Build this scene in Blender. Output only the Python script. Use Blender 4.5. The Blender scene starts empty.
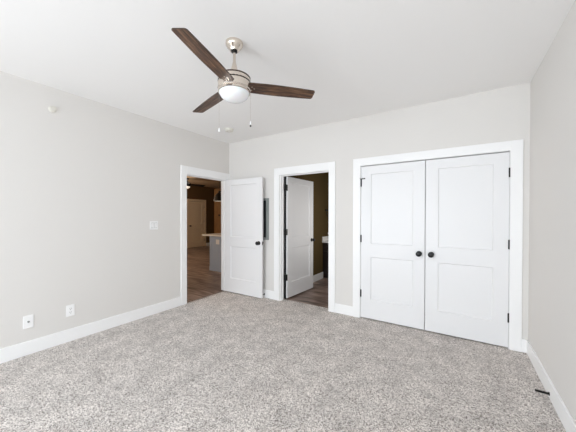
import bpy, bmesh, math, random
from mathutils import Vector, Matrix

C = bpy.context.scene.collection
PI = math.pi
rad = math.radians

# ------------------------------------------------------------------ camera
F_PX, YAW, PITCH, ROLL, CX, CY, CAM_H = 265.199, 0.5752, -0.008, 0.0016, 285.9165, 218.2987, 1.3865
cam = bpy.data.objects.new('camera', bpy.data.cameras.new('camera'))
C.objects.link(cam)
fwd = Vector((-math.sin(YAW)*math.cos(PITCH), math.cos(YAW)*math.cos(PITCH), math.sin(PITCH)))
rgt = Vector((math.cos(YAW), math.sin(YAW), 0))
up = rgt.cross(fwd)
r2 = rgt*math.cos(ROLL) + up*math.sin(ROLL)
u2 = -rgt*math.sin(ROLL) + up*math.cos(ROLL)
mw = Matrix((r2, u2, -fwd)).transposed().to_4x4()
mw.translation = Vector((0, 0, CAM_H))
cam.matrix_world = mw
cam.data.sensor_width = 36
cam.data.lens = F_PX/576*36
cam.data.shift_x = (288-CX)/576
cam.data.shift_y = (CY-216)/576
cam.data.clip_start = 0.02
bpy.context.scene.camera = cam

# ------------------------------------------------------------------ exposure, world, lights
vs = bpy.context.scene.view_settings
vs.view_transform = 'Standard'; vs.look = 'None'; vs.gamma = 1; vs.use_curve_mapping = False
vs.exposure = 0.07
sc_ = bpy.context.scene
sc_.cycles.max_bounces = 20; sc_.cycles.diffuse_bounces = 16; sc_.cycles.glossy_bounces = 6

w = bpy.data.worlds.new('world'); bpy.context.scene.world = w
w.use_nodes = True
w.node_tree.nodes['Background'].inputs[0].default_value = (0.75, 0.86, 1, 1)
w.node_tree.nodes['Background'].inputs[1].default_value = 0.8

def area(name, loc, rot, sx, sy, power, col):
    d = bpy.data.lights.new(name, 'AREA'); d.shape = 'RECTANGLE'; d.size = sx; d.size_y = sy
    d.energy = power; d.color = col
    o = bpy.data.objects.new(name, d); C.objects.link(o); o.location = loc; o.rotation_euler = rot
    return o
# daylight entering by the two windows of the rear wall and by the one in the right wall, all behind the camera
REAR_Y = -3.0
SKY = (0.86, 0.935, 1.0)
area('daylight', (-2.55, REAR_Y-0.17, 1.2), (PI/2, 0, -0.8), 1.8, 1.6, 146, SKY)
area('daylight', (-0.45, REAR_Y-0.17, 1.2), (PI/2, 0, 0), 1.8, 1.6, 69, SKY)
area('daylight', (0.607+0.17, -1.5, 1.36), (PI/2, 0, PI/2), 1.8, 1.9, 21, SKY)
def point(name, loc, power, col, size):
    d = bpy.data.lights.new(name, 'POINT'); d.energy = power; d.color = col; d.shadow_soft_size = size
    o = bpy.data.objects.new(name, d); C.objects.link(o); o.location = loc
    return o
WARM = (1.0, 0.82, 0.64)
point('kitchen_glow', (-6.6, 2.6, 2.0), 80, WARM, 0.15)
point('kitchen_glow', (-8.3, 5.1, 2.1), 55, WARM, 0.15)
area('bathroom_fill', (-1.33, 4.75, 1.35), (PI/2, 0, PI/2), 1.0, 1.3, 9, (1.0, 0.97, 0.94))  # added fill light, out of view, to brighten the open face of door 2

# ------------------------------------------------------------------ materials
def mat(name, col, rough=0.6, metal=0.0, bump=None, spec=0.5, coat=0):
    m = bpy.data.materials.new(name); m.use_nodes = True
    nt = m.node_tree; b = nt.nodes['Principled BSDF']
    b.inputs['Base Color'].default_value = (*col, 1)
    b.inputs['Roughness'].default_value = rough
    b.inputs['Metallic'].default_value = metal
    b.inputs['Specular IOR Level'].default_value = spec
    b.inputs['Coat Weight'].default_value = coat
    # faint procedural irregularity on every surface
    tc = nt.nodes.new('ShaderNodeTexCoord'); n = nt.nodes.new('ShaderNodeTexNoise')
    sc, st = bump if bump else (60, 0.02)
    n.inputs['Scale'].default_value = sc; n.inputs['Detail'].default_value = 3
    bp = nt.nodes.new('ShaderNodeBump'); bp.inputs['Strength'].default_value = st; bp.inputs['Distance'].default_value = 0.002
    nt.links.new(tc.outputs['Object'], n.inputs['Vector'])
    nt.links.new(n.outputs['Fac'], bp.inputs['Height']); nt.links.new(bp.outputs['Normal'], b.inputs['Normal'])
    return m
def lin(r, g, b):
    return tuple(((v/255)/12.92 if v/255 <= 0.04045 else ((v/255+0.055)/1.055)**2.4) for v in (r, g, b))

M = {}
M['wall'] = mat('wall_paint', lin(222, 219.3, 216), 0.85, bump=(180, 0.08), spec=0.2)
M['ceiling'] = mat('ceiling_paint', lin(241, 240, 239), 0.9, bump=(160, 0.08), spec=0.2)
M['trim'] = mat('white_trim_paint', lin(243, 243, 243), 0.42, bump=(30, 0.03))
M['door'] = mat('white_door_paint', lin(232, 232, 233), 0.4, bump=(30, 0.03))
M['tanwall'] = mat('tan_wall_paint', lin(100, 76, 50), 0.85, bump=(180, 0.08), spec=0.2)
M['tanceiling'] = mat('tan_ceiling_paint', lin(208, 186, 158), 0.85, bump=(180, 0.08), spec=0.2)
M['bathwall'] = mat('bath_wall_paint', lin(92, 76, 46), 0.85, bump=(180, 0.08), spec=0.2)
M['black'] = mat('black_metal', (0.006, 0.006, 0.006), 0.35, 0.3)
M['rubber'] = mat('black_rubber', (0.01, 0.01, 0.01), 0.7)
M['plastic'] = mat('white_plastic', lin(244, 244, 244), 0.35)
M['offwhite'] = mat('off_white_plastic', lin(222, 219, 210), 0.5)
M['slot'] = mat('dark_slot', (0.03, 0.03, 0.03), 0.6)
M['panelgrey'] = mat('grey_enamel', lin(136, 141, 138), 0.45)
M['paneldark'] = mat('dark_grey_enamel', lin(44, 46, 46), 0.5)
M['island'] = mat('grey_island_paint', lin(176, 192, 214), 0.5)
M['quartz'] = mat('white_quartz', lin(246, 245, 243), 0.25)
M['espresso'] = mat('espresso_cabinet', lin(38, 30, 26), 0.4)
M['glass_white'] = mat('frosted_glass', lin(240, 240, 242), 0.25, spec=0.5)
M['glass_white'].node_tree.nodes['Principled BSDF'].inputs['Subsurface Weight'].default_value = 0.3
M['chrome'] = mat('chrome', (0.8, 0.8, 0.8), 0.12, 1.0)
M['cream'] = mat('cream_door_paint', lin(226, 206, 180), 0.5)

# brushed nickel
def nickel():
    m = mat('brushed_nickel', lin(222, 212, 201), 0.3, 1.0)
    nt = m.node_tree; b = nt.nodes['Principled BSDF']
    tc = nt.nodes.new('ShaderNodeTexCoord'); mp = nt.nodes.new('ShaderNodeMapping'); n = nt.nodes.new('ShaderNodeTexNoise')
    mp.inputs['Scale'].default_value = (4, 4, 260); n.inputs['Scale'].default_value = 6
    mr = nt.nodes.new('ShaderNodeMapRange'); mr.inputs['To Min'].default_value = 0.16; mr.inputs['To Max'].default_value = 0.30
    nt.links.new(tc.outputs['Object'], mp.inputs['Vector']); nt.links.new(mp.outputs['Vector'], n.inputs['Vector'])
    nt.links.new(n.outputs['Fac'], mr.inputs['Value']); nt.links.new(mr.outputs['Result'], b.inputs['Roughness'])
    return m
M['nickel'] = nickel()

def wood(name, cols, scale, rough, grain=1.0, bump=0.15):
    m = bpy.data.materials.new(name); m.use_nodes = True
    nt = m.node_tree; b = nt.nodes['Principled BSDF']; L = nt.links
    tc = nt.nodes.new('ShaderNodeTexCoord'); mp = nt.nodes.new('ShaderNodeMapping')
    mp.inputs['Scale'].default_value = scale
    n = nt.nodes.new('ShaderNodeTexNoise'); n.inputs['Scale'].default_value = 1.0; n.inputs['Detail'].default_value = 6; n.inputs['Roughness'].default_value = 0.65
    n.inputs['Distortion'].default_value = 0.6*grain
    cr = nt.nodes.new('ShaderNodeValToRGB')
    cr.color_ramp.elements[0].position = 0.32; cr.color_ramp.elements[0].color = (*cols[0], 1)
    cr.color_ramp.elements[1].position = 0.7; cr.color_ramp.elements[1].color = (*cols[-1], 1)
    if len(cols) == 3:
        e = cr.color_ramp.elements.new(0.5); e.color = (*cols[1], 1)
    bp = nt.nodes.new('ShaderNodeBump'); bp.inputs['Strength'].default_value = bump; bp.inputs['Distance'].default_value = 0.003
    L.new(tc.outputs['Object'], mp.inputs['Vector']); L.new(mp.outputs['Vector'], n.inputs['Vector'])
    L.new(n.outputs['Fac'], cr.inputs['Fac']); L.new(cr.outputs['Color'], b.inputs['Base Color'])
    L.new(n.outputs['Fac'], bp.inputs['Height']); L.new(bp.outputs['Normal'], b.inputs['Normal'])
    b.inputs['Roughness'].default_value = rough
    return m
M['walnut'] = wood('walnut_blade', (lin(26, 15, 10), lin(80, 54, 38), lin(150, 112, 82)), (5, 70, 20), 0.45)
M['bladeedge'] = mat('blade_edge', lin(62, 45, 34), 0.5)
M['oak'] = wood('stained_oak', (lin(104, 74, 42), lin(140, 104, 64)), (30, 30, 2.5), 0.5)

# carpet: cut pile with tufts of slightly different greys
def carpet():
    m = bpy.data.materials.new('carpet'); m.use_nodes = True
    nt = m.node_tree; b = nt.nodes['Principled BSDF']; L = nt.links
    tc = nt.nodes.new('ShaderNodeTexCoord')
    v = nt.nodes.new('ShaderNodeTexVoronoi'); v.inputs['Scale'].default_value = 175
    n = nt.nodes.new('ShaderNodeTexNoise'); n.inputs['Scale'].default_value = 220; n.inputs['Detail'].default_value = 3; n.inputs['Roughness'].default_value = 0.7
    n2 = nt.nodes.new('ShaderNodeTexNoise'); n2.inputs['Scale'].default_value = 5.5; n2.inputs['Detail'].default_value = 4; n2.inputs['Roughness'].default_value = 0.6
    for q in (v, n, n2): L.new(tc.outputs['Object'], q.inputs['Vector'])
    sep = nt.nodes.new('ShaderNodeSeparateColor'); L.new(v.outputs['Color'], sep.inputs['Color'])
    mixv = nt.nodes.new('ShaderNodeMath'); mixv.operation = 'ADD'
    a = nt.nodes.new('ShaderNodeMath'); a.operation = 'MULTIPLY'; a.inputs[1].default_value = 0.5
    c = nt.nodes.new('ShaderNodeMath'); c.operation = 'MULTIPLY'; c.inputs[1].default_value = 0.5
    L.new(sep.outputs[0], a.inputs[0]); L.new(n.outputs['Fac'], c.inputs[0])
    L.new(a.outputs[0], mixv.inputs[0]); L.new(c.outputs[0], mixv.inputs[1])
    cr = nt.nodes.new('ShaderNodeValToRGB')
    cr.color_ramp.elements[0].position = 0.24; cr.color_ramp.elements[0].color = (*lin(88, 79, 73), 1)
    cr.color_ramp.elements[1].position = 0.72; cr.color_ramp.elements[1].color = (*lin(248, 242, 237), 1)
    e = cr.color_ramp.elements.new(0.46); e.color = (*lin(202, 194, 188), 1)
    L.new(mixv.outputs[0], cr.inputs['Fac'])
    mr = nt.nodes.new('ShaderNodeMapRange'); mr.inputs['From Min'].default_value = 0.33; mr.inputs['From Max'].default_value = 0.62
    mr.inputs['To Min'].default_value = 0.80; mr.inputs['To Max'].default_value = 1.03
    L.new(n2.outputs['Fac'], mr.inputs['Value'])
    mul = nt.nodes.new('ShaderNodeMix'); mul.data_type = 'RGBA'; mul.blend_type = 'MULTIPLY'; mul.inputs['Factor'].default_value = 1
    L.new(cr.outputs['Color'], mul.inputs['A']); L.new(mr.outputs['Result'], mul.inputs['B'])
    L.new(mul.outputs['Result'], b.inputs['Base Color'])
    b.inputs['Roughness'].default_value = 1; b.inputs['Specular IOR Level'].default_value = 0.05
    b.inputs['Sheen Weight'].default_value = 0.15
    bp = nt.nodes.new('ShaderNodeBump'); bp.inputs['Strength'].default_value = 0.6; bp.inputs['Distance'].default_value = 0.008
    L.new(mixv.outputs[0], bp.inputs['Height']); L.new(bp.outputs['Normal'], b.inputs['Normal'])
    return m
M['carpet'] = carpet()

# dark plank floor: planks run along x
def planks():
    m = bpy.data.materials.new('plank_floor'); m.use_nodes = True
    nt = m.node_tree; b = nt.nodes['Principled BSDF']; L = nt.links
    tc = nt.nodes.new('ShaderNodeTexCoord')
    br = nt.nodes.new('ShaderNodeTexBrick'); br.offset = 0.37
    br.inputs['Scale'].default_value = 1; br.inputs['Brick Width'].default_value = 1.2; br.inputs['Row Height'].default_value = 0.18
    br.inputs['Mortar Size'].default_value = 0.003; br.inputs['Color1'].default_value = (0.25, 0.25, 0.25, 1); br.inputs['Color2'].default_value = (1, 1, 1, 1)
    br.inputs['Mortar'].default_value = (0.08, 0.08, 0.08, 1)
    L.new(tc.outputs['Object'], br.inputs['Vector'])
    mp = nt.nodes.new('ShaderNodeMapping'); mp.inputs['Scale'].default_value = (2.2, 22, 1)
    n = nt.nodes.new('ShaderNodeTexNoise'); n.inputs['Scale'].default_value = 1; n.inputs['Detail'].default_value = 5; n.inputs['Distortion'].default_value = 0.5
    L.new(tc.outputs['Object'], mp.inputs['Vector']); L.new(mp.outputs['Vector'], n.inputs['Vector'])
    cr = nt.nodes.new('ShaderNodeValToRGB')
    cr.color_ramp.elements[0].position = 0.3; cr.color_ramp.elements[0].color = (*lin(52, 32, 24), 1)
    cr.color_ramp.elements[1].position = 0.7; cr.color_ramp.elements[1].color = (*lin(196, 170, 156), 1)
    L.new(n.outputs['Fac'], cr.inputs['Fac'])
    mr = nt.nodes.new('ShaderNodeMapRange'); mr.inputs['To Min'].default_value = 0.35; mr.inputs['To Max'].default_value = 1.0
    L.new(br.outputs['Color'], mr.inputs['Value'])
    mul = nt.nodes.new('ShaderNodeMix'); mul.data_type = 'RGBA'; mul.blend_type = 'MULTIPLY'; mul.inputs['Factor'].default_value = 1
    L.new(cr.outputs['Color'], mul.inputs['A']); L.new(mr.outputs['Result'], mul.inputs['B'])
    L.new(mul.outputs['Result'], b.inputs['Base Color'])
    b.inputs['Roughness'].default_value = 0.38
    return m
M['planks'] = planks()

def pane_mat():
    m = bpy.data.materials.new('window_glass'); m.use_nodes = True
    nt = m.node_tree; nt.nodes.remove(nt.nodes['Principled BSDF'])
    t = nt.nodes.new('ShaderNodeBsdfTransparent'); g = nt.nodes.new('ShaderNodeBsdfGlossy'); g.inputs['Roughness'].default_value = 0.02
    mx = nt.nodes.new('ShaderNodeMixShader'); mx.inputs[0].default_value = 0.06
    nt.links.new(t.outputs[0], mx.inputs[1]); nt.links.new(g.outputs[0], mx.inputs[2])
    nt.links.new(mx.outputs[0], nt.nodes['Material Output'].inputs['Surface'])
    return m
M['pane'] = pane_mat()

# ------------------------------------------------------------------ mesh helpers
def obj(name, bm, m, parent=None, loc=None, rot=None, smooth=False, bevel=0, seg=2, recalc=True):
    if recalc: bmesh.ops.recalc_face_normals(bm, faces=bm.faces)
    me = bpy.data.meshes.new(name); bm.to_mesh(me); bm.free()
    for mm in (m if isinstance(m, (list, tuple)) else [m]): me.materials.append(mm)
    if smooth:
        for p in me.polygons: p.use_smooth = True
    o = bpy.data.objects.new(name, me); C.objects.link(o)
    if parent: o.parent = parent
    if loc: o.location = loc
    if rot: o.rotation_euler = rot
    if bevel:
        b = o.modifiers.new('bevel', 'BEVEL'); b.width = bevel; b.segments = seg; b.limit_method = 'ANGLE'; b.angle_limit = rad(40)
    if smooth:
        e = o.modifiers.new('split', 'EDGE_SPLIT'); e.split_angle = rad(35)
    return o
def box(bm, x0, x1, y0, y1, z0, z1, mi=0):
    vs_ = [bm.verts.new((x, y, z)) for z in (z0, z1) for y in (y0, y1) for x in (x0, x1)]
    for f in ((0,2,3,1), (4,5,7,6), (0,1,5,4), (1,3,7,5), (3,2,6,7), (2,0,4,6)):
        fc = bm.faces.new([vs_[i] for i in f]); fc.material_index = mi
    return vs_
def boxm(*boxes):
    bm = bmesh.new()
    for b in boxes: box(bm, *b)
    return bm
def lathe(bm, prof, seg=40, axis='z', org=(0, 0, 0), cap=True, mi=0):
    rings = []
    for r, t in prof:
        ring = []
        if r < 1e-6:
            ring = [bm.verts.new(_ax(0, 0, t, axis, org))]
        else:
            for i in range(seg):
                a = 2*PI*i/seg
                ring.append(bm.verts.new(_ax(r*math.cos(a), r*math.sin(a), t, axis, org)))
        rings.append(ring)
    for A, B in zip(rings, rings[1:]):
        if len(A) == 1 and len(B) == 1: continue
        for i in range(seg):
            j = (i+1) % seg
            if len(A) == 1: f = bm.faces.new((A[0], B[i], B[j]))
            elif len(B) == 1: f = bm.faces.new((A[i], A[j], B[0]))
            else: f = bm.faces.new((A[i], A[j], B[j], B[i]))
            f.material_index = mi
    if cap:
        for R_ in (rings[0], rings[-1]):
            if len(R_) > 2:
                f = bm.faces.new(R_); f.material_index = mi
def _ax(a, b, t, axis, org):
    p = {'z': (a, b, t), 'x': (t, a, b), 'y': (a, t, b)}[axis]
    return (p[0]+org[0], p[1]+org[1], p[2]+org[2])
def tube(bm, pts, r, seg=10):
    pts = [Vector(p) for p in pts]; rings = []
    for i, p in enumerate(pts):
        d = (pts[min(i+1, len(pts)-1)] - pts[max(i-1, 0)]).normalized()
        a = Vector((0, 0, 1)) if abs(d.z) < 0.9 else Vector((1, 0, 0))
        u = d.cross(a).normalized(); v = d.cross(u)
        rings.append([bm.verts.new(p + (u*math.cos(2*PI*k/seg) + v*math.sin(2*PI*k/seg))*r) for k in range(seg)])
    for A, B in zip(rings, rings[1:]):
        for i in range(seg): bm.faces.new((A[i], A[(i+1) % seg], B[(i+1) % seg], B[i]))
    bm.faces.new(rings[0]); bm.faces.new(rings[-1])
def empty(name, loc, label, cat, group=None, rz=0):
    o = bpy.data.objects.new(name, None); C.objects.link(o); o.location = loc; o.rotation_euler = (0, 0, rz)
    o.empty_display_size = 0.1
    return tag(o, label, cat, group)
def tag(o, label=None, cat=None, group=None, kind=None):
    if label: o['label'] = label
    if cat: o['category'] = cat
    if group: o['group'] = group
    if kind: o['kind'] = kind
    return o
def struct(name, bm, m, label=None, cat=None, **k):
    return tag(obj(name, bm, m, **k), label, cat, None, 'structure')

# ------------------------------------------------------------------ room dimensions
XL, XR, YB, H = -3.596, 0.607, 3.593, 2.74
T = 0.125
O1 = (2.665, 3.51)           # doorway in left wall (y)
O2 = (-2.43, -1.586)         # doorway in back wall (x)
O3 = (-1.110, 0.452)         # closet opening (x)
DH = 2.065                   # opening height
W1, W2, WZ = (-3.45, -1.65), (-1.35, 0.45), (0.36, 2.05)   # rear windows (x), heights
LX0, LY0, LY1 = -9.8, -1.2, 9.2    # living room extents
BX1, BY1 = -1.30, 5.98             # bathroom extents; left wall of bath at x=-2.55
BX0 = -2.55
CY1 = 4.3                          # closet rear
def wall(name, boxes, m, label, mats=None):
    return struct(name, boxm(*boxes), m, label, 'wall')

struct('floor', boxm((XL-0.03, XR, REAR_Y, YB+0.0, -0.10, 0.0), (O2[0], O2[1], YB, YB+0.10, -0.10, 0.0), (XL-0.02, XL, *O1, -0.1, 0.0), (O3[0]-.0, O3[1], YB, CY1, -0.1, 0)),
       M['carpet'], 'speckled beige grey carpet covering the bedroom floor', 'floor')
struct('floor', boxm((LX0-T-0.02, XL-0.03, LY0, LY1, -0.1, -0.006)), M['planks'], 'dark brown plank floor beyond the left doorway', 'floor')
struct('floor', boxm((BX0, BX1, YB+0.10, BY1, -0.1, -0.006)), M['planks'], 'brown plank floor of the bathroom behind the middle doorway', 'floor')
struct('ceiling', boxm((XL-T, XR+T, REAR_Y-T, YB+T, H, H+0.1)), M['ceiling'], 'plain white bedroom ceiling', 'ceiling')
struct('ceiling', boxm((LX0-T, XL-T, LY0-T, LY1+T, H, H+0.1)), M['tanceiling'], 'dim tan ceiling beyond the left doorway', 'ceiling')
struct('ceiling', boxm((BX0-T, BX1+T, YB+T, BY1+T, H, H+0.1)), M['ceiling'], 'dim ceiling of the bathroom', 'ceiling')
# walls: two skins, so each room has its own paint
wall('wall_left', [(XL-T/2, XL, REAR_Y, O1[0]-0.012, -0.1, H), (XL-T/2, XL, O1[1]+0.012, YB, -0.1, H), (XL-T/2, XL, O1[0]-0.012, O1[1]+0.012, DH, H)], M['wall'], 'pale grey left wall with the doorway at its far end')
wall('wall_back', [(XL-T/2, O2[0]-0.014, YB, YB+T/2, -0.1, H), (O2[0]-0.014, O2[1]+0.012, YB, YB+T/2, DH+0.004, H), (O2[1]+0.012, O3[0]-0.010, YB, YB+T/2, -0.1, H), (O3[0]-0.010, O3[1]+0.010, YB, YB+T/2, DH+0.012, H), (O3[1]+0.010, XR+T, YB, YB+T/2, -0.1, H)],
     M['wall'], 'pale beige grey back wall with the middle doorway and the closet')
W3 = (-2.4, -0.6)
wall('wall_right', [(XR, XR+T, W3[1], YB, -0.1, H), (XR, XR+T, REAR_Y-T, W3[0], -0.1, H), (XR, XR+T, *W3, -0.1, WZ[0]), (XR, XR+T, *W3, WZ[1], H)], M['wall'], 'plain pale grey right wall')
wall('wall_rear', [(XL-T/2, W1[0], REAR_Y-T, REAR_Y, -0.1, H), (W1[1], W2[0], REAR_Y-T, REAR_Y, -0.1, H), (W2[1], XR, REAR_Y-T, REAR_Y, -0.1, H),
                   (*W1, REAR_Y-T, REAR_Y, -0.1, WZ[0]), (*W2, REAR_Y-T, REAR_Y, -0.1, WZ[0]), (*W1, REAR_Y-T, REAR_Y, WZ[1], H), (*W2, REAR_Y-T, REAR_Y, WZ[1], H)],
     M['wall'], 'pale grey wall with two windows behind the viewer')
for i, ww in enumerate((W1, W2)):
    f = 0.05; y0, y1 = REAR_Y-0.09, REAR_Y-0.04
    wo = struct('window_%d' % (i+1), boxm((ww[0], ww[0]+f, y0, y1, *WZ), (ww[1]-f, ww[1], y0, y1, *WZ), (ww[0]+f, ww[1]-f, y0, y1, WZ[0], WZ[0]+f),
        (ww[0]+f, ww[1]-f, y0, y1, WZ[1]-f, WZ[1]), (ww[0]+f, ww[1]-f, y0, y1, 1.20, 1.24)), M['trim'], 'white framed window in the rear wall', 'window')
    obj('pane', boxm((ww[0]+f, ww[1]-f, y0+0.02, y0+0.026, WZ[0]+f, 1.20), (ww[0]+f, ww[1]-f, y0+0.02, y0+0.026, 1.24, WZ[1]-f)), M['pane'], wo)

x0, x1 = XR+0.04, XR+0.09
wo = struct('window_3', boxm((x0, x1, W3[0], W3[0]+f, *WZ), (x0, x1, W3[1]-f, W3[1], *WZ), (x0, x1, W3[0]+f, W3[1]-f, WZ[0], WZ[0]+f), (x0, x1, W3[0]+f, W3[1]-f, WZ[1]-f, WZ[1]), (x0, x1, W3[0]+f, W3[1]-f, 1.20, 1.24)), M['trim'], 'white framed window in the right wall behind the viewer', 'window')
obj('pane', boxm((x0+0.02, x0+0.026, W3[0]+f, W3[1]-f, WZ[0]+f, 1.20), (x0+0.02, x0+0.026, W3[0]+f, W3[1]-f, 1.24, WZ[1]-f)), M['pane'], wo)

# living area shell
LW = XL-T/2
wall('wall_living_side', [(XL-T, LW, LY0, O1[0]-0.012, -0.1, H), (XL-T, LW, O1[1]+0.012, LY1, -0.1, H), (XL-T, LW, O1[0]-0.012, O1[1]+0.012, DH, H)], M['tanwall'], 'tan wall of the living area around the left doorway')
D4 = (7.36, 8.21)   # door in the far wall (y)
wall('wall_far', [(LX0-T, LX0, LY0-T, D4[0], -0.1, H), (LX0-T, LX0, D4[1], LY1+T, -0.1, H), (LX0-T, LX0, *D4, 2.04, H), (LX0-T-0.02, LX0-T, D4[0]-.05, D4[1]+.05, -0.1, 2.1)], M['tanwall'], 'dim brown far wall with a cream door beyond the left doorway')
wall('wall_living_end', [(LX0, XL-T/2, LY1, LY1+T, -0.1, H)], M['tanwall'], 'tan end wall of the living area')
wall('wall_living_start', [(LX0, XL-T/2, LY0-T, LY0, -0.1, H)], M['tanwall'], 'tan near wall of the living area')
# bathroom shell
wall('wall_bathroom_left', [(BX0-T, BX0, YB+T/2, BY1+T, -0.1, H)], M['bathwall'], 'dim olive tan wall inside the bathroom')
wall('wall_bathroom_end', [(BX0, BX1+T, BY1, BY1+T, -0.1, H)], M['bathwall'], 'olive tan end wall of the bathroom')
wall('wall_bathroom_right', [(BX1, BX1+T, CY1+T, BY1, -0.1, H), (BX1, BX1+T, YB+T, CY1+T, -0.1, H)], M['bathwall'], 'olive tan right wall of the bathroom')
wall('wall_bathroom_front', [(BX0, O2[0]-0.014, YB+T/2, YB+T, -0.1, H), (O2[0]-0.014, O2[1]+0.012, YB+T/2, YB+T, DH+0.004, H), (O2[1]+0.012, BX1+T, YB+T/2, YB+T, -0.1, H)], M['bathwall'], 'olive tan skin of the wall around the middle doorway')
# closet box
wall('wall_closet', [(BX1+T, XR+T, CY1, CY1+0.05, -0.1, H), (XR, XR+T, YB+T/2, CY1, -0.1, H), (BX1+T, XR+T, YB+T/2, CY1, H-0.0, H+0.05), ], M['wall'], 'plain walls inside the closed closet')

# ------------------------------------------------------------------ baseboards
BH, BT = 0.137, 0.015
CW, CT = 0.100, 0.019        # casing
c1a = O1[0]-0.012-CW; c1b = O1[1]+0.01
c2a = O2[0]-0.012-CW-0.012; c2b = O2[1]+0.007+CW
c3a = O3[0]-0.005-CW; c3b = O3[1]+0.003+CW
def bb(name, boxes, label):
    return struct(name, boxm(*boxes), M['trim'], label, 'baseboard', bevel=0.004)
bb('baseboard_left', [(XL, XL+BT, REAR_Y, c1a, 0, BH)], 'white baseboard along the left wall')
bb('baseboard_back', [(XL+CT, c2a, YB-BT, YB, 0, BH), (c2b, c3a, YB-BT, YB, 0, BH), (c3b, XR, YB-BT, YB, 0, BH)], 'white baseboard pieces along the back wall')
bb('baseboard_right', [(XR-BT, XR, REAR_Y, YB-BT, 0, BH)], 'white baseboard along the right wall')
bb('baseboard_rear', [(XL+BT, XR-BT, REAR_Y, REAR_Y+BT, 0, BH)], 'white baseboard along the rear wall')
bb('baseboard_bathroom', [(BX0, BX0+BT, YB+T+0.02, 5.46, -0.006, BH)], 'white baseboard inside the bathroom beside the vanity')
bb('baseboard_far', [(LX0, LX0+BT, LY0, D4[0]-0.1, -0.006, BH), (LX0, LX0+BT, D4[1]+0.1, LY1, -0.006, BH)], 'dim baseboard along the far living area wall')

# ------------------------------------------------------------------ casings with jamb linings
JT = 0.018
def casing_back(name, a, b, x0, x1, top, lining_depth, label, rev):
    # x0,x1 outer casing edges; a,b opening edges; linings sit just outside the opening edges
    bm = bmesh.new()
    ztop = 2.17
    box(bm, x0, a-rev[0], YB-CT, YB, 0, ztop); box(bm, b+rev[1], x1, YB-CT, YB, 0, ztop)
    box(bm, a-rev[0], b+rev[1], YB-CT, YB, top+0.004, ztop)
    return struct(name, bm, M['trim'], label, 'trim', bevel=0.002)
# left doorway
bm = bmesh.new()
box(bm, XL, XL+CT, c1a, c1a+CW, 0, 2.172); box(bm, XL, XL+CT, O1[1]+0.012, YB, 0, 2.172); box(bm, XL, XL+CT, c1a+CW, O1[1]+0.012, DH-0.018, 2.172)
# lining
box(bm, XL-T-0.002, XL+0.001, O1[0]-0.012, O1[0], 0, DH-0.022); box(bm, XL-T-0.002, XL+0.001, O1[1], O1[1]+0.012, 0, DH-0.022); box(bm, XL-T-0.002, XL+0.001, O1[0]-0.012, O1[1]+0.012, DH-0.022, DH)
# stops
box(bm, XL-0.075, XL-0.04, O1[0], O1[0]+0.011, 0, DH-0.022); box(bm, XL-0.075, XL-0.04, O1[1]-0.011, O1[1], 0, DH-0.022); box(bm, XL-0.075, XL-0.04, O1[0]+0.011, O1[1]-0.011, DH-0.033, DH-0.022)
struct('trim_1', bm, M['trim'], 'white casing around the left doorway', 'door casing', bevel=0.002)
# middle doorway
bm = bmesh.new()
box(bm, c2a, c2a+CW, YB-CT, YB, 0, 2.172); box(bm, c2b-CW, c2b, YB-CT, YB, 0, 2.172); box(bm, c2a+CW, c2b-CW, YB-CT, YB, DH-0.008, 2.172)
box(bm, O2[0]-0.014, O2[0], YB-0.001, YB+T+0.002, 0, DH-0.012); box(bm, O2[1], O2[1]+0.012, YB-0.001, YB+T+0.002, 0, DH-0.012); box(bm, O2[0]-0.014, O2[1]+0.012, YB-0.001, YB+T+0.002, DH-0.012, DH+0.004)
box(bm, O2[0], O2[0]+0.011, YB+0.04, YB+0.078, 0, DH-0.012); box(bm, O2[1]-0.011, O2[1], YB+0.04, YB+0.078, 0, DH-0.012); box(bm, O2[0]+0.011, O2[1]-0.011, YB+0.04, YB+0.078, DH-0.023, DH-0.012)
struct('trim_2', bm, M['trim'], 'white casing around the middle doorway', 'door casing', bevel=0.002)
# closet
bm = bmesh.new()
box(bm, c3a, c3a+CW, YB-CT, YB, 0, 2.172); box(bm, c3b-CW, c3b, YB-CT, YB, 0, 2.172); box(bm, c3a+CW, c3b-CW, YB-CT, YB, DH+0.007, 2.172)
box(bm, O3[0]-0.010, O3[0], YB-0.001, YB+T, 0, DH+0.004); box(bm, O3[1], O3[1]+0.010, YB-0.001, YB+T, 0, DH+0.004); box(bm, O3[0]-0.01, O3[1]+0.01, YB-0.001, YB+T, DH+0.004, DH+0.012)
struct('trim_3', bm, M['trim'], 'white casing around the double closet doors', 'door casing', bevel=0.002)
# far living room door casing
bm = bmesh.new()
box(bm, LX0, LX0+CT, D4[0]-0.09, D4[0], 0, 2.13); box(bm, LX0, LX0+CT, D4[1], D4[1]+0.09, 0, 2.13); box(bm, LX0, LX0+CT, D4[0], D4[1], 2.04, 2.13)
struct('trim_4', bm, M['cream'], 'casing around the far cream door', 'door casing', bevel=0.002)

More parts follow.
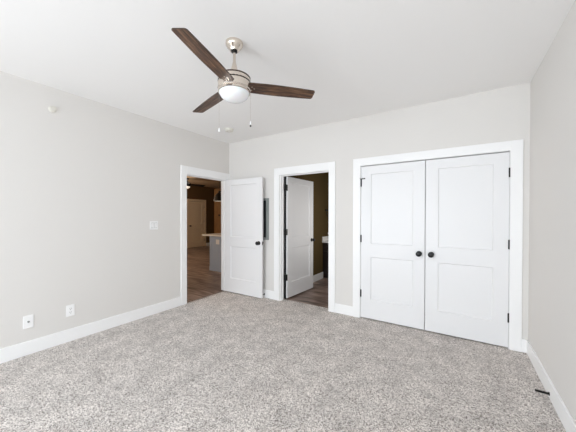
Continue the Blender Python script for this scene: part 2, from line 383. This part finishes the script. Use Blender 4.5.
# ------------------------------------------------------------------ doors
def panel_leaf(w_, h_, t, s=0.13, rails=(0.258, 0.834, 1.015, 1.945), sl=0.009, dp=0.011):
    """two-panel leaf: x 0..w, y 0..t (thickness), z 0..h"""
    bm = bmesh.new()
    xs = [0, s, w_-s, w_]; zs = [0, rails[0], rails[1], rails[2], rails[3], h_]
    for side in (0, 1):
        y = 0 if side == 0 else t; yi = dp if side == 0 else t-dp
        V = {}
        def v(x, yy, z):
            k = (round(x, 5), round(yy, 5), round(z, 5))
            if k not in V: V[k] = bm.verts.new(k)
            return V[k]
        for i in range(3):
            for j in range(5):
                x0, x1, z0, z1 = xs[i], xs[i+1], zs[j], zs[j+1]
                if i == 1 and j in (1, 3):
                    a = [(x0, z0), (x1, z0), (x1, z1), (x0, z1)]
                    b_ = [(x0+sl, z0+sl), (x1-sl, z0+sl), (x1-sl, z1-sl), (x0+sl, z1-sl)]
                    for k in range(4):
                        l = (k+1) % 4
                        bm.faces.new((v(a[k][0], y, a[k][1]), v(a[l][0], y, a[l][1]), v(b_[l][0], yi, b_[l][1]), v(b_[k][0], yi, b_[k][1])))
                    bm.faces.new([v(p[0], yi, p[1]) for p in b_])
                else:
                    bm.faces.new((v(x0, y, z0), v(x1, y, z0), v(x1, y, z1), v(x0, y, z1)))
        if side == 0: V0 = V
    bm.verts.ensure_lookup_table()
    # rim
    loop = [(x, 0) for x in xs] + [(w_, z) for z in zs[1:]] + [(x, h_) for x in xs[-2::-1]] + [(0, z) for z in zs[-2:0:-1]]
    def g(x, y, z): 
        VV = V0 if y == 0 else V
        return VV[(round(x, 5), round(y, 5), round(z, 5))]
    for k in range(len(loop)):
        a = loop[k]; b_ = loop[(k+1) % len(loop)]
        bm.faces.new((g(a[0], 0, a[1]), g(b_[0], 0, b_[1]), g(b_[0], t, b_[1]), g(a[0], t, a[1])))
    return bm
def knob(parent, x, y, z, sgn, name='knob', m=None):
    """round knob whose axis is local y, pointing sgn"""
    bm = bmesh.new()
    lathe(bm, [(0.033, 0), (0.033, 0.004), (0.029, 0.009), (0.014, 0.011), (0.012, 0.026), (0.020, 0.032), (0.030, 0.040), (0.032, 0.050), (0.027, 0.061), (0.012, 0.066), (0, 0.0665)], 28, 'y')
    for v in bm.verts: v.co.y *= sgn
    k = obj(name, bm, m or M['black'], parent, (x, y, z), smooth=True)
    return k
def hinge(parent, x, y, z, side=1, l=0.094):
    bm = bmesh.new()
    lathe(bm, [(0.0, -l/2-0.004), (0.004, -l/2-0.003), (0.0085, -l/2), (0.0085, l/2), (0.004, l/2+0.003), (0.0, l/2+0.004)], 12, 'z')
    return obj('hinge', bm, M['black'], parent, (x, y, z), smooth=True)
LH = 2.045
def door(name, loc, rz, w_, label, knob_x, hinge_xy, hinge_z, both=True, t=0.035, m=None, kz=0.918, h_=LH, **kw):
    o = struct(name, panel_leaf(w_, h_, t, **kw), m or M['door'], label, 'door')
    o.location = loc; o.rotation_euler = (0, 0, rz)
    knob(o, knob_x, 0, kz, -1, 'door_knob')
    if both: knob(o, knob_x, t, kz, 1, 'door_knob')
    for z in hinge_z: hinge(o, hinge_xy[0], hinge_xy[1], z)
    return o
# door 1: opened 90 degrees into the bedroom; face towards camera is local y=0
d1 = door('door_1', (XL+0.024, 3.470, 0.016), rad(0.6), 0.842, 'white two-panel door open into the bedroom against the back wall', 0.842-0.066, (-0.004, 0.041), (0.28, 1.06, 1.84), h_=2.022, rails=(0.25, 0.826, 1.0, 1.925))
obj('latch_plate', boxm((0.842, 0.8432, 0.006, 0.029, 0.89, 0.946)), M['black'], d1)
# door 2: hinged on left jamb, opened into the bathroom
a2 = rad(86.3)
# local x along the leaf, face visible to the camera is local y=0 side (normal to the right)
d2 = door('door_2', (O2[0]+0.056, YB+0.112, 0.022), a2, 0.836, 'white two-panel door standing open inside the bathroom doorway', 0.836-0.062, (-0.010, 0.038), (0.345, 1.10, 1.837), h_=2.022, rails=(0.25, 0.826, 1.0, 1.925))
# black hinge leaves folded on the jamb side of door 2
for z in (0.345, 1.10, 1.837):
    obj('hinge_leaf', boxm((-0.034, 0.004, -0.003, 0.045, z-0.05, z+0.05)), M['black'], d2)
obj('gap_shade_strip', boxm((-0.022, 0.0, 0.022, 0.050, -0.01, 2.02)), M['black'], d2)  # black strip standing in for the shade in the hinge gap of door 2
# closet doors
mid = -0.3295
d3 = door('door_3', (O3[0]+0.003, YB-0.002, 0.014), 0, mid-0.0035-(O3[0]+0.003), 'left leaf of the white double closet doors', mid-0.0035-(O3[0]+0.003)-0.062, (0.001, -0.004), (0.325, 1.07, 1.825), both=False, h_=2.045, rails=(0.254, 0.828, 1.006, 1.938))
wr = O3[1]-0.003-(mid+0.0035)
d4 = door('door_4', (mid+0.0035, YB-0.002, 0.014), 0, wr, 'right leaf of the white double closet doors', 0.062, (wr+0.0015, -0.004), (0.312, 1.08, 1.832), both=False, h_=2.045, rails=(0.254, 0.828, 1.006, 1.938))
bm = bmesh.new(); tube(bm, [(0.0, -0.004, 1.879), (0.018, -0.013, 1.880), (0.05, -0.016, 1.880)], 0.006); lathe(bm, [(0.008, 0), (0.008, 0.01)], 12, 'x', (0.046, -0.016, 1.880)); lathe(bm, [(0.009, 1.873), (0.009, 1.884)], 12, 'z', (0.0, -0.004, 0)); tube(bm, [(0, -0.004, 1.88), (-0.012, -0.020, 1.880)], 0.004)
obj('hinge_pin_stop', bm, M['black'], d3)
# far door in the living area
d5 = struct('door_5', panel_leaf(0.84, 2.03, 0.04), M['cream'], 'closed cream two-panel door in the far wall beyond the left doorway', 'door')
d5.location = (LX0-0.005, D4[0]+0.005, 0.004); d5.rotation_euler = (0, 0, PI/2)
knob(d5, 0.07, 0, 0.95, -1, 'door_knob')
for z in (0.28, 1.15, 1.8):
    hinge(d5, 0.838, -0.004, z, l=0.13)

# ------------------------------------------------------------------ ceiling fan
FX, FY = -1.472, 1.526
fan = empty('ceiling_fan', (FX, FY, H), 'brushed nickel ceiling fan with three dark wooden blades hanging from the bedroom ceiling', 'ceiling fan')
def zz(prof): return [(r, z-H) for r, z in prof]
bm = bmesh.new(); lathe(bm, zz([(0.066, 2.74), (0.067, 2.728), (0.065, 2.716), (0.057, 2.704), (0.045, 2.694), (0.038, 2.682), (0.034, 2.674), (0.0, 2.674)]), 48)
canopy = obj('canopy', bm, M['nickel'], fan, smooth=True)
bm = bmesh.new(); lathe(bm, zz([(0.0, 2.678), (0.024, 2.674), (0.024, 2.667), (0.017, 2.660), (0.0, 2.659)]), 24)
obj('hanger_ball', bm, M['black'], canopy, smooth=True)
bm = bmesh.new(); lathe(bm, zz([(0.011, 2.66), (0.011, 2.48)]), 20)
obj('downrod', bm, M['nickel'], fan, smooth=True)
bm = bmesh.new(); lathe(bm, zz([(0.0125, 2.585), (0.015, 2.575), (0.036, 2.495), (0.040, 2.478), (0.040, 2.468)]), 32)
obj('yoke_cover', bm, M['nickel'], fan, smooth=True)
bm = bmesh.new(); lathe(bm, zz([(0.0, 2.478), (0.100, 2.478), (0.118, 2.472), (0.125, 2.462), (0.1255, 2.432), (0.122, 2.430), (0.122, 2.425), (0.1255, 2.423), (0.1255, 2.372), (0.121, 2.366), (0.10, 2.362), (0, 2.362)]), 64)
motor = obj('motor_housing', bm, M['nickel'], fan, smooth=True)
bm = bmesh.new(); lathe(bm, zz([(0.1228, 2.4305), (0.1228, 2.4245)]), 64, cap=False)
obj('vent_groove', bm, M['bladeedge'], motor, smooth=True)
bm = bmesh.new()
for k in range(30):
    a = 2*PI*k/30; vv = box(bm, 0.121, 0.1262, -0.008, 0.008, 2.423-H, 2.432-H)
    for v in vv: v.co = Matrix.Rotation(a, 3, 'Z') @ v.co
obj('vent_slots', bm, M['black'], motor)
bm = bmesh.new(); lathe(bm, zz([(0.1262, 2.465), (0.1266, 2.461), (0.1262, 2.457)]), 64, cap=False)
obj('rim_line', bm, M['bladeedge'], motor, smooth=True)
bm = bmesh.new(); lathe(bm, zz([(0.1262, 2.386), (0.1275, 2.380), (0.1262, 2.374)]), 64, cap=False)
obj('lower_bead', bm, M['nickel'], motor, smooth=True)
bm = bmesh.new(); lathe(bm, zz([(0.119, 2.366), (0.124, 2.362), (0.1245, 2.350), (0.119, 2.347), (0.112, 2.350)]), 64, cap=False)
obj('light_ring', bm, M['nickel'], fan, smooth=True)
prof = [(0.116*math.cos(a), 2.352-0.072*math.sin(a)) for a in [i*PI/2/14 for i in range(15)]]
prof[-1] = (0, prof[-1][1])
bm = bmesh.new(); lathe(bm, zz([(0.0, 2.352)] + prof), 64)
obj('light_bowl', bm, M['glass_white'], fan, smooth=True)
# blade: local x outward, y across, pitched about x
def blade_mesh():
    bm = bmesh.new()
    R0, R1, th = 0.095, 0.651, 0.006
    N = 28
    def half(u):
        base = 0.058 + 0.007*math.sin(min(1, u/0.5)*PI/2) - 0.012*max(0, (u-0.35)/0.65)**1.6
        return base
    top, bot = [], []
    outline = []
    for i in range(N+1):
        u = i/N; outline.append((R0+(R1-R0-0.012)*u, half(u)))
    pts = outline + [(R1-0.004, half(1)-0.006), (R1, half(1)-0.016)]
    right = [(x, -y) for x, y in pts]
    ring = pts + right[::-1]
    V0 = [bm.verts.new((x, y, th/2)) for x, y in ring]; V1 = [bm.verts.new((x, y, -th/2)) for x, y in ring]
    n = len(ring); m_ = n//2
    for i in range(m_-1):
        bm.faces.new((V0[i], V0[i+1], V0[n-2-i], V0[n-1-i])); bm.faces.new((V1[i], V1[i+1], V1[n-2-i], V1[n-1-i]))
    for i in range(n):
        f = bm.faces.new((V0[i], V0[(i+1) % n], V1[(i+1) % n], V1[i])); f.material_index = 1
    return bm
angs = [-73.7, 46.3, 166.3]
b0 = obj('blade', blade_mesh(), [M['walnut'], M['bladeedge']], fan, (0, 0, 2.403-H))
bm = bmesh.new()
for sx, sy in ((0.135, 0.02), (0.135, -0.02), (0.155, 0.0)):
    lathe(bm, [(0.005, -0.0035), (0.005, -0.006), (0, -0.0065)], 10, 'z', (sx, sy, 0))
scr0 = obj('screw', bm, M['nickel'], b0)
for i, a in enumerate(angs):
    if i == 0: b = b0
    else:
        b = b0.copy(); C.objects.link(b); b.parent = fan
        s_ = scr0.copy(); C.objects.link(s_); s_.parent = b
    b.rotation_euler = (rad(-11), rad((-0.8, 0, 1.8)[i]), rad(a))
# pull chains
cd = Vector((math.cos(YAW), math.sin(YAW), 0))
for nm, off, zb in (('a', -0.119, 2.045), ('b', 0.127, 2.098)):
    p = cd*off
    bm = bmesh.new(); tube(bm, [(p.x, p.y, 2.372-H), (p.x, p.y, zb+0.03-H)], 0.0006, 6)
    ch = obj('pull_chain', bm, M['nickel'], fan)
    bm = bmesh.new(); lathe(bm, [(0.0, zb+0.032-H), (0.003, zb+0.030-H), (0.005, zb+0.014-H), (0.0055, zb+0.003-H), (0.0, zb-H)], 12, 'z', (p.x, p.y, 0))
    obj('chain_fob', bm, M['plastic'], ch, smooth=True)
    if nm == 'b':
        bm = bmesh.new(); lathe(bm, [(0.0, zb+0.002-H), (0.006, zb-H), (0.006, zb-0.012-H), (0.0, zb-0.014-H)], 12, 'z', (p.x, p.y, 0))
        obj('chain_weight', bm, M['black'], ch, smooth=True)

# ------------------------------------------------------------------ smoke detector
sd = empty('smoke_detector', (-2.99, 2.985, H), 'small round white smoke detector on the ceiling near the far left corner', 'smoke detector')
bm = bmesh.new(); lathe(bm, [(0.068, 0), (0.068, -0.008), (0.064, -0.010), (0.064, -0.022), (0.060, -0.034), (0.045, -0.040), (0, -0.041)], 40)
obj('housing', bm, M['offwhite'], sd, smooth=True)
bm = bmesh.new(); lathe(bm, [(0.0, -0.0405), (0.012, -0.0405), (0.012, -0.043), (0, -0.0435)], 20, org=(0.012, -0.01, 0))
obj('test_button', bm, M['plastic'], sd)
# ------------------------------------------------------------------ sprinkler head
sp = empty('sprinkler_head', (XL, 1.012, 2.51), 'small round white sprinkler head high on the left wall', 'sprinkler')
bm = bmesh.new(); lathe(bm, [(0.034, 0), (0.034, 0.004), (0.026, 0.012), (0.015, 0.014), (0.0, 0.014)], 32, 'x')
obj('escutcheon', bm, M['offwhite'], sp, smooth=True)
bm = bmesh.new(); lathe(bm, [(0.009, 0.012), (0.009, 0.028), (0.004, 0.030), (0.004, 0.042)], 16, 'x')
lathe(bm, [(0.012, 0.030), (0.0, 0.031)], 16, 'x'); tube(bm, [(0.02, 0.010, 0), (0.032, 0.017, 0), (0.046, 0.006, 0)], 0.003); tube(bm, [(0.02, -0.010, 0), (0.032, -0.017, 0), (0.046, -0.006, 0)], 0.003)
obj('frame', bm, M['chrome'], sp)
bm = bmesh.new(); lathe(bm, [(0.022, 0.044), (0.024, 0.047), (0.0, 0.049)], 24, 'x'); box(bm, 0.030, 0.050, -0.022, 0.022, 0.014, 0.017)
obj('deflector', bm, M['offwhite'], sp)

# ------------------------------------------------------------------ wall plates
def plate_obj(name, y0, y1, z0, z1, label, cat):
    o = empty(name, (XL, (y0+y1)/2, (z0+z1)/2), label, cat)
    hw, hh = (y1-y0)/2, (z1-z0)/2
    obj('cover_plate', boxm((0, 0.0065, -hw, hw, -hh, hh)), M['plastic'], o, bevel=0.003)
    return o
sw = plate_obj('light_switch', 2.063, 2.183, 1.196, 1.314, 'white two-gang light switch on the left wall near the doorway', 'light switch')
for s in (-1, 1):
    obj('switch_frame', boxm((0.0065, 0.0078, s*0.024-0.0185, s*0.024+0.0185, -0.036, 0.036)), M['panelgrey'], sw)
    bm = boxm((0.0065, 0.0115, s*0.024-0.0165, s*0.024+0.0165, -0.033, 0.033))
    for v in bm.verts:
        if v.co.x > 0.01 and v.co.z > 0: v.co.x = 0.0085
    obj('rocker', bm, M['plastic'], sw, bevel=0.001)
ou = plate_obj('power_outlet', 1.120, 1.198, 0.278, 0.402, 'white duplex power outlet low on the left wall, nearer the doorway', 'outlet')
for s in (-1, 1):
    bm = bmesh.new(); lathe(bm, [(0.0172, 0.006), (0.0172, 0.009), (0, 0.0092)], 28, 'x', (0, 0, s*0.02))
    r = obj('receptacle', bm, M['plastic'], ou, smooth=True)
    obj('socket_slots', boxm((0.0088, 0.0096, -0.0085, -0.006, s*0.02-0.002, s*0.02+0.008), (0.0088, 0.0096, 0.006, 0.0085, s*0.02-0.002, s*0.02+0.008), (0.0088, 0.0096, -0.0028, 0.0028, s*0.02-0.011, s*0.02-0.006)), M['slot'], r)
cj = plate_obj('cable_outlet', 0.778, 0.856, 0.266, 0.392, 'white cable jack plate low on the left wall, farthest from the doorway', 'cable outlet')
bm = bmesh.new(); lathe(bm, [(0.010, 0.006), (0.010, 0.010), (0.0048, 0.0105), (0.0048, 0.019), (0.0, 0.019)], 6, 'x')
obj('coax_connector', bm, M['panelgrey'], cj)

# ------------------------------------------------------------------ electrical panel
px0, px1, pz0, pz1 = -3.03, -2.668, 0.985, 1.69
ep = empty('electrical_panel', (px1, YB, (pz0+pz1)/2), 'grey metal electrical panel on the back wall, partly hidden by the open door', 'electrical panel')
def L_(x0, x1, y0, y1, z0, z1): return (x0-px1, x1-px1, y0-YB, y1-YB, z0-(pz0+pz1)/2, z1-(pz0+pz1)/2)
f = 0.052
obj('frame', boxm(L_(px0, px0+f, YB-0.014, YB, pz0, pz1), L_(px1-f, px1, YB-0.014, YB, pz0, pz1), L_(px0+f, px1-f, YB-0.014, YB, pz0, pz0+f*0.6), L_(px0+f, px1-f, YB-0.014, YB, pz1-f*0.6, pz1)), M['panelgrey'], ep, bevel=0.002)
obj('panel_door', boxm(L_(px0+f+0.004, px1-f-0.004, YB-0.010, YB, pz0+f*0.6+0.004, pz1-f*0.6-0.004)), M['paneldark'], ep)

# ------------------------------------------------------------------ door stops
def door_stop(loc, rz, label, l=0.078):
    o = empty('door_stop', loc, label, 'door stop', None, rz)
    bm = bmesh.new(); lathe(bm, [(0.013, 0), (0.013, 0.004), (0.007, 0.009), (0.0, 0.009)], 20, 'x')
    obj('mounting_base', bm, M['black'], o, smooth=True)
    bm = bmesh.new()
    tube(bm, [(0.008 + (l-0.016)*i/160, 0.007*math.cos(i*0.7), 0.007*math.sin(i*0.7)) for i in range(161)], 0.0022, 6)
    obj('spring', bm, M['black'], o)
    bm = bmesh.new(); lathe(bm, [(0.006, l-0.010), (0.0085, l-0.008), (0.0085, l), (0.006, l+0.004), (0, l+0.004)], 16, 'x')
    obj('rubber_tip', bm, M['rubber'], o, smooth=True)
    return o
door_stop((XR-BT, 2.775, 0.038), PI, 'black spring door stop sticking out of the right baseboard')
door_stop((-2.752, YB-BT, 0.062), -PI/2, 'black spring door stop on the back baseboard behind the open door', l=0.070)

# ------------------------------------------------------------------ living area beyond door 1
IX0, IX1, IY0, IY1 = -5.34, -4.15, 4.655, 5.25
isl = empty('kitchen_island', ((IX0+IX1)/2, (IY0+IY1)/2, 0), 'grey painted kitchen island seen through the left doorway', 'kitchen island')
cx_, cy_ = (IX0+IX1)/2, (IY0+IY1)/2
obj('body', boxm((IX0-cx_, IX1-cx_, IY0-cy_, IY1-cy_, -0.006, 0.872)), M['island'], isl, bevel=0.003)
obj('corner_post', boxm((IX0-cx_-0.008, IX0-cx_+0.07, IY0-cy_-0.008, IY0-cy_+0.07, -0.006, 0.870)), M['island'], isl, bevel=0.002)
obj('skirting', boxm((IX0-cx_-0.012, IX1-cx_, IY0-cy_-0.014, IY0-cy_, -0.006, 0.10)), M['island'], isl, bevel=0.002)
tag(obj('countertop', boxm((IX0-0.27, IX1+0.03, IY0-0.03, IY1+0.05, 0.872, 0.910)), M['quartz'], bevel=0.003), 'white countertop lying on the grey kitchen island', 'countertop')
io = empty('island_outlet', (-5.06, IY0-0.0002, 0.735), 'small white power outlet on the face of the grey kitchen island', 'outlet')
obj('cover_plate', boxm((-0.06, 0.06, -0.006, 0, -0.06, 0.06)), M['plastic'], io, bevel=0.002)
for s in (-1, 1):
    obj('receptacle', boxm((s*0.028-0.016, s*0.028+0.016, -0.008, -0.006, -0.032, 0.032)), M['plastic'], io)
# pendant lamp
pl = empty('pendant_lamp', (-5.30, 4.95, H), 'black dome pendant lamp hanging above the kitchen island', 'pendant lamp')
bm = bmesh.new()
outer = [(0.0, 2.055), (0.035, 2.055), (0.04, 2.03), (0.045, 2.0), (0.075, 1.985), (0.12, 1.94), (0.145, 1.88), (0.160, 1.80), (0.165, 1.778)]
inner = [(0.160, 1.778), (0.155, 1.80), (0.14, 1.88), (0.115, 1.935), (0.07, 1.98), (0.0, 1.985)]
lathe(bm, [(r, z-H) for r, z in outer+inner], 40, cap=False)
obj('lamp_shade', bm, M['black'], pl, smooth=True)
bm = bmesh.new(); tube(bm, [(0, 0, 0), (0, 0, 2.05-H)], 0.004, 8)
obj('cord', bm, M['black'], pl)
bm = bmesh.new(); lathe(bm, [(0.06, 0), (0.06, -0.02), (0.0, -0.025)], 24)
obj('canopy', bm, M['black'], pl, smooth=True)
em = bpy.data.materials.new('lamp_diffuser'); em.use_nodes = True
em.node_tree.nodes['Principled BSDF'].inputs['Emission Color'].default_value = (1, 0.86, 0.68, 1)
em.node_tree.nodes['Principled BSDF'].inputs['Emission Strength'].default_value = 0.7
bm = bmesh.new(); lathe(bm, [(0.0, 1.800-H), (0.150, 1.800-H), (0.150, 1.784-H), (0.0, 1.780-H)], 40)
obj('diffuser', bm, em, pl, smooth=True)
# dark ceiling fan far away
lf = empty('ceiling_fan', (-8.1, 6.02, H), 'black ceiling fan on the dim ceiling beyond the left doorway', 'ceiling fan')
bm = bmesh.new(); lathe(bm, [(0.07, 0), (0.065, -0.05), (0.02, -0.06), (0.014, -0.07), (0.014, -0.16), (0.05, -0.17), (0.13, -0.19), (0.14, -0.26), (0.10, -0.30), (0, -0.30)], 32)
obj('motor_housing', bm, M['black'], lf, smooth=True)
bm = bmesh.new(); lathe(bm, [(0.0, -0.295)] + [(0.10*math.cos(a), -0.295-0.08*math.sin(a)) for a in [i*PI/20 for i in range(10)]] + [(0, -0.375)], 32)
obj('light_bowl', bm, em, lf, smooth=True)
lb = None
for i, a in enumerate((86, 206, 326)):
    if lb is None:
        bm = bmesh.new(); box(bm, 0.12, 0.72, -0.08, 0.08, -0.006, 0.006)
        for v in bm.verts:
            if v.co.x < 0.2: v.co.y *= 0.6
        b = lb = obj('blade', bm, M['black'], lf, (0, 0, -0.22))
    else:
        b = lb.copy(); C.objects.link(b); b.parent = lf
    b.rotation_euler = (rad(-20), 0, rad(a))
# tall wooden cabinet beyond the island
tc_ = empty('tall_cabinet', (-7.98, 7.81, 0), 'tall brown wooden cabinet with dark knobs beyond the kitchen island', 'cabinet')
obj('body', boxm((-0.39, 0.39, -0.28, 0.29, -0.006, 2.5)), M['oak'], tc_, bevel=0.003)
for s in (-1, 1):
    dd = obj('cabinet_door', boxm((min(s*0.385, s*0.003), max(s*0.385, s*0.003), -0.30, -0.281, 0.1, 2.47)), M['oak'], tc_, bevel=0.003)
    bm = bmesh.new(); lathe(bm, [(0.008, 0), (0.008, 0.015), (0.035, 0.02), (0.035, 0.04), (0, 0.045)], 16, 'y')
    for v in bm.verts: v.co.y *= -1
    obj('cabinet_knob', bm, M['black'], dd, (s*0.07, -0.30, 1.42))

# ------------------------------------------------------------------ bathroom
VX0, VX1, VY0, VY1, VZ = BX0, BX1, 5.44, BY1, 0.795
va = empty('bathroom_vanity', ((VX0+VX1)/2, (VY0+VY1)/2, 0), 'dark vanity cabinet inside the bathroom', 'vanity cabinet')
vx, vy = (VX0+VX1)/2, (VY0+VY1)/2
obj('body', boxm((VX0-vx+0.002, VX1-vx-0.002, VY0-vy+0.02, VY1-vy-0.002, 0.09, VZ), (VX0-vx+0.002, VX1-vx-0.002, VY0-vy+0.09, VY1-vy-0.002, -0.006, 0.09)), M['espresso'], va)
for i, (a, b) in enumerate(((0.03, 0.42), (0.43, 0.82), (0.83, 1.22))):
    dd = obj('cabinet_door', boxm((VX0-vx+a, VX0-vx+b, VY0-vy, VY0-vy+0.019, 0.12, 0.60)), M['espresso'], va, bevel=0.003)
    bm = bmesh.new(); tube(bm, [(VX0-vx+b-0.04, VY0-vy, 0.42), (VX0-vx+b-0.04, VY0-vy-0.025, 0.42), (VX0-vx+b-0.04, VY0-vy-0.025, 0.55), (VX0-vx+b-0.04, VY0-vy, 0.55)], 0.005)
    obj('handle', bm, M['chrome'], dd)
    obj('drawer_front', boxm((VX0-vx+a, VX0-vx+b, VY0-vy, VY0-vy+0.019, 0.62, 0.775)), M['espresso'], va, bevel=0.003)
vt = empty('vanity_top', (vx, vy, VZ), 'white stone top with splash boards lying on the dark vanity cabinet', 'vanity top')
obj('slab', boxm((VX0-vx+0.002, VX1-vx-0.002, VY0-vy-0.02, VY1-vy-0.002, 0, 0.03)), M['quartz'], vt, bevel=0.003)
obj('side_splash', boxm((VX0-vx+0.002, VX0-vx+0.022, VY0-vy-0.02, VY1-vy-0.002, 0.03, 0.13)), M['quartz'], vt, bevel=0.002)
obj('back_splash', boxm((VX0-vx+0.022, VX1-vx-0.002, VY1-vy-0.022, VY1-vy-0.002, 0.03, 0.13)), M['quartz'], vt, bevel=0.002)
fa = empty('faucet', (-2.46, 5.66, VZ+0.0305), 'slim chrome faucet standing on the white vanity top', 'faucet')
bm = bmesh.new(); lathe(bm, [(0.026, 0), (0.026, 0.006), (0.016, 0.012), (0.016, 0.12), (0.018, 0.24), (0.0, 0.245)], 20)
obj('body', bm, M['chrome'], fa, smooth=True)
bm = bmesh.new(); tube(bm, [(0, 0, 0.19), (0.0, -0.06, 0.20), (0.0, -0.11, 0.19), (0.0, -0.12, 0.165)], 0.010)
obj('spout', bm, M['chrome'], fa, smooth=True)
# robe hook / towel ring
tr = empty('towel_ring', (BX0, 5.62, 1.53), 'small black towel ring on the olive bathroom wall above the vanity', 'towel ring')
bm = bmesh.new(); lathe(bm, [(0.026, 0), (0.026, 0.01), (0.012, 0.014), (0.010, 0.05), (0.016, 0.052), (0.016, 0.07), (0, 0.07)], 20, 'x')
obj('mounting_post', bm, M['black'], tr, smooth=True)
bm = bmesh.new(); tube(bm, [(0.06+0.008*math.sin(a), 0.075*math.sin(a), -0.075+0.075*math.cos(a)) for a in [2*PI*i/36 for i in range(37)]], 0.006)
obj('ring', bm, M['black'], tr, smooth=True)
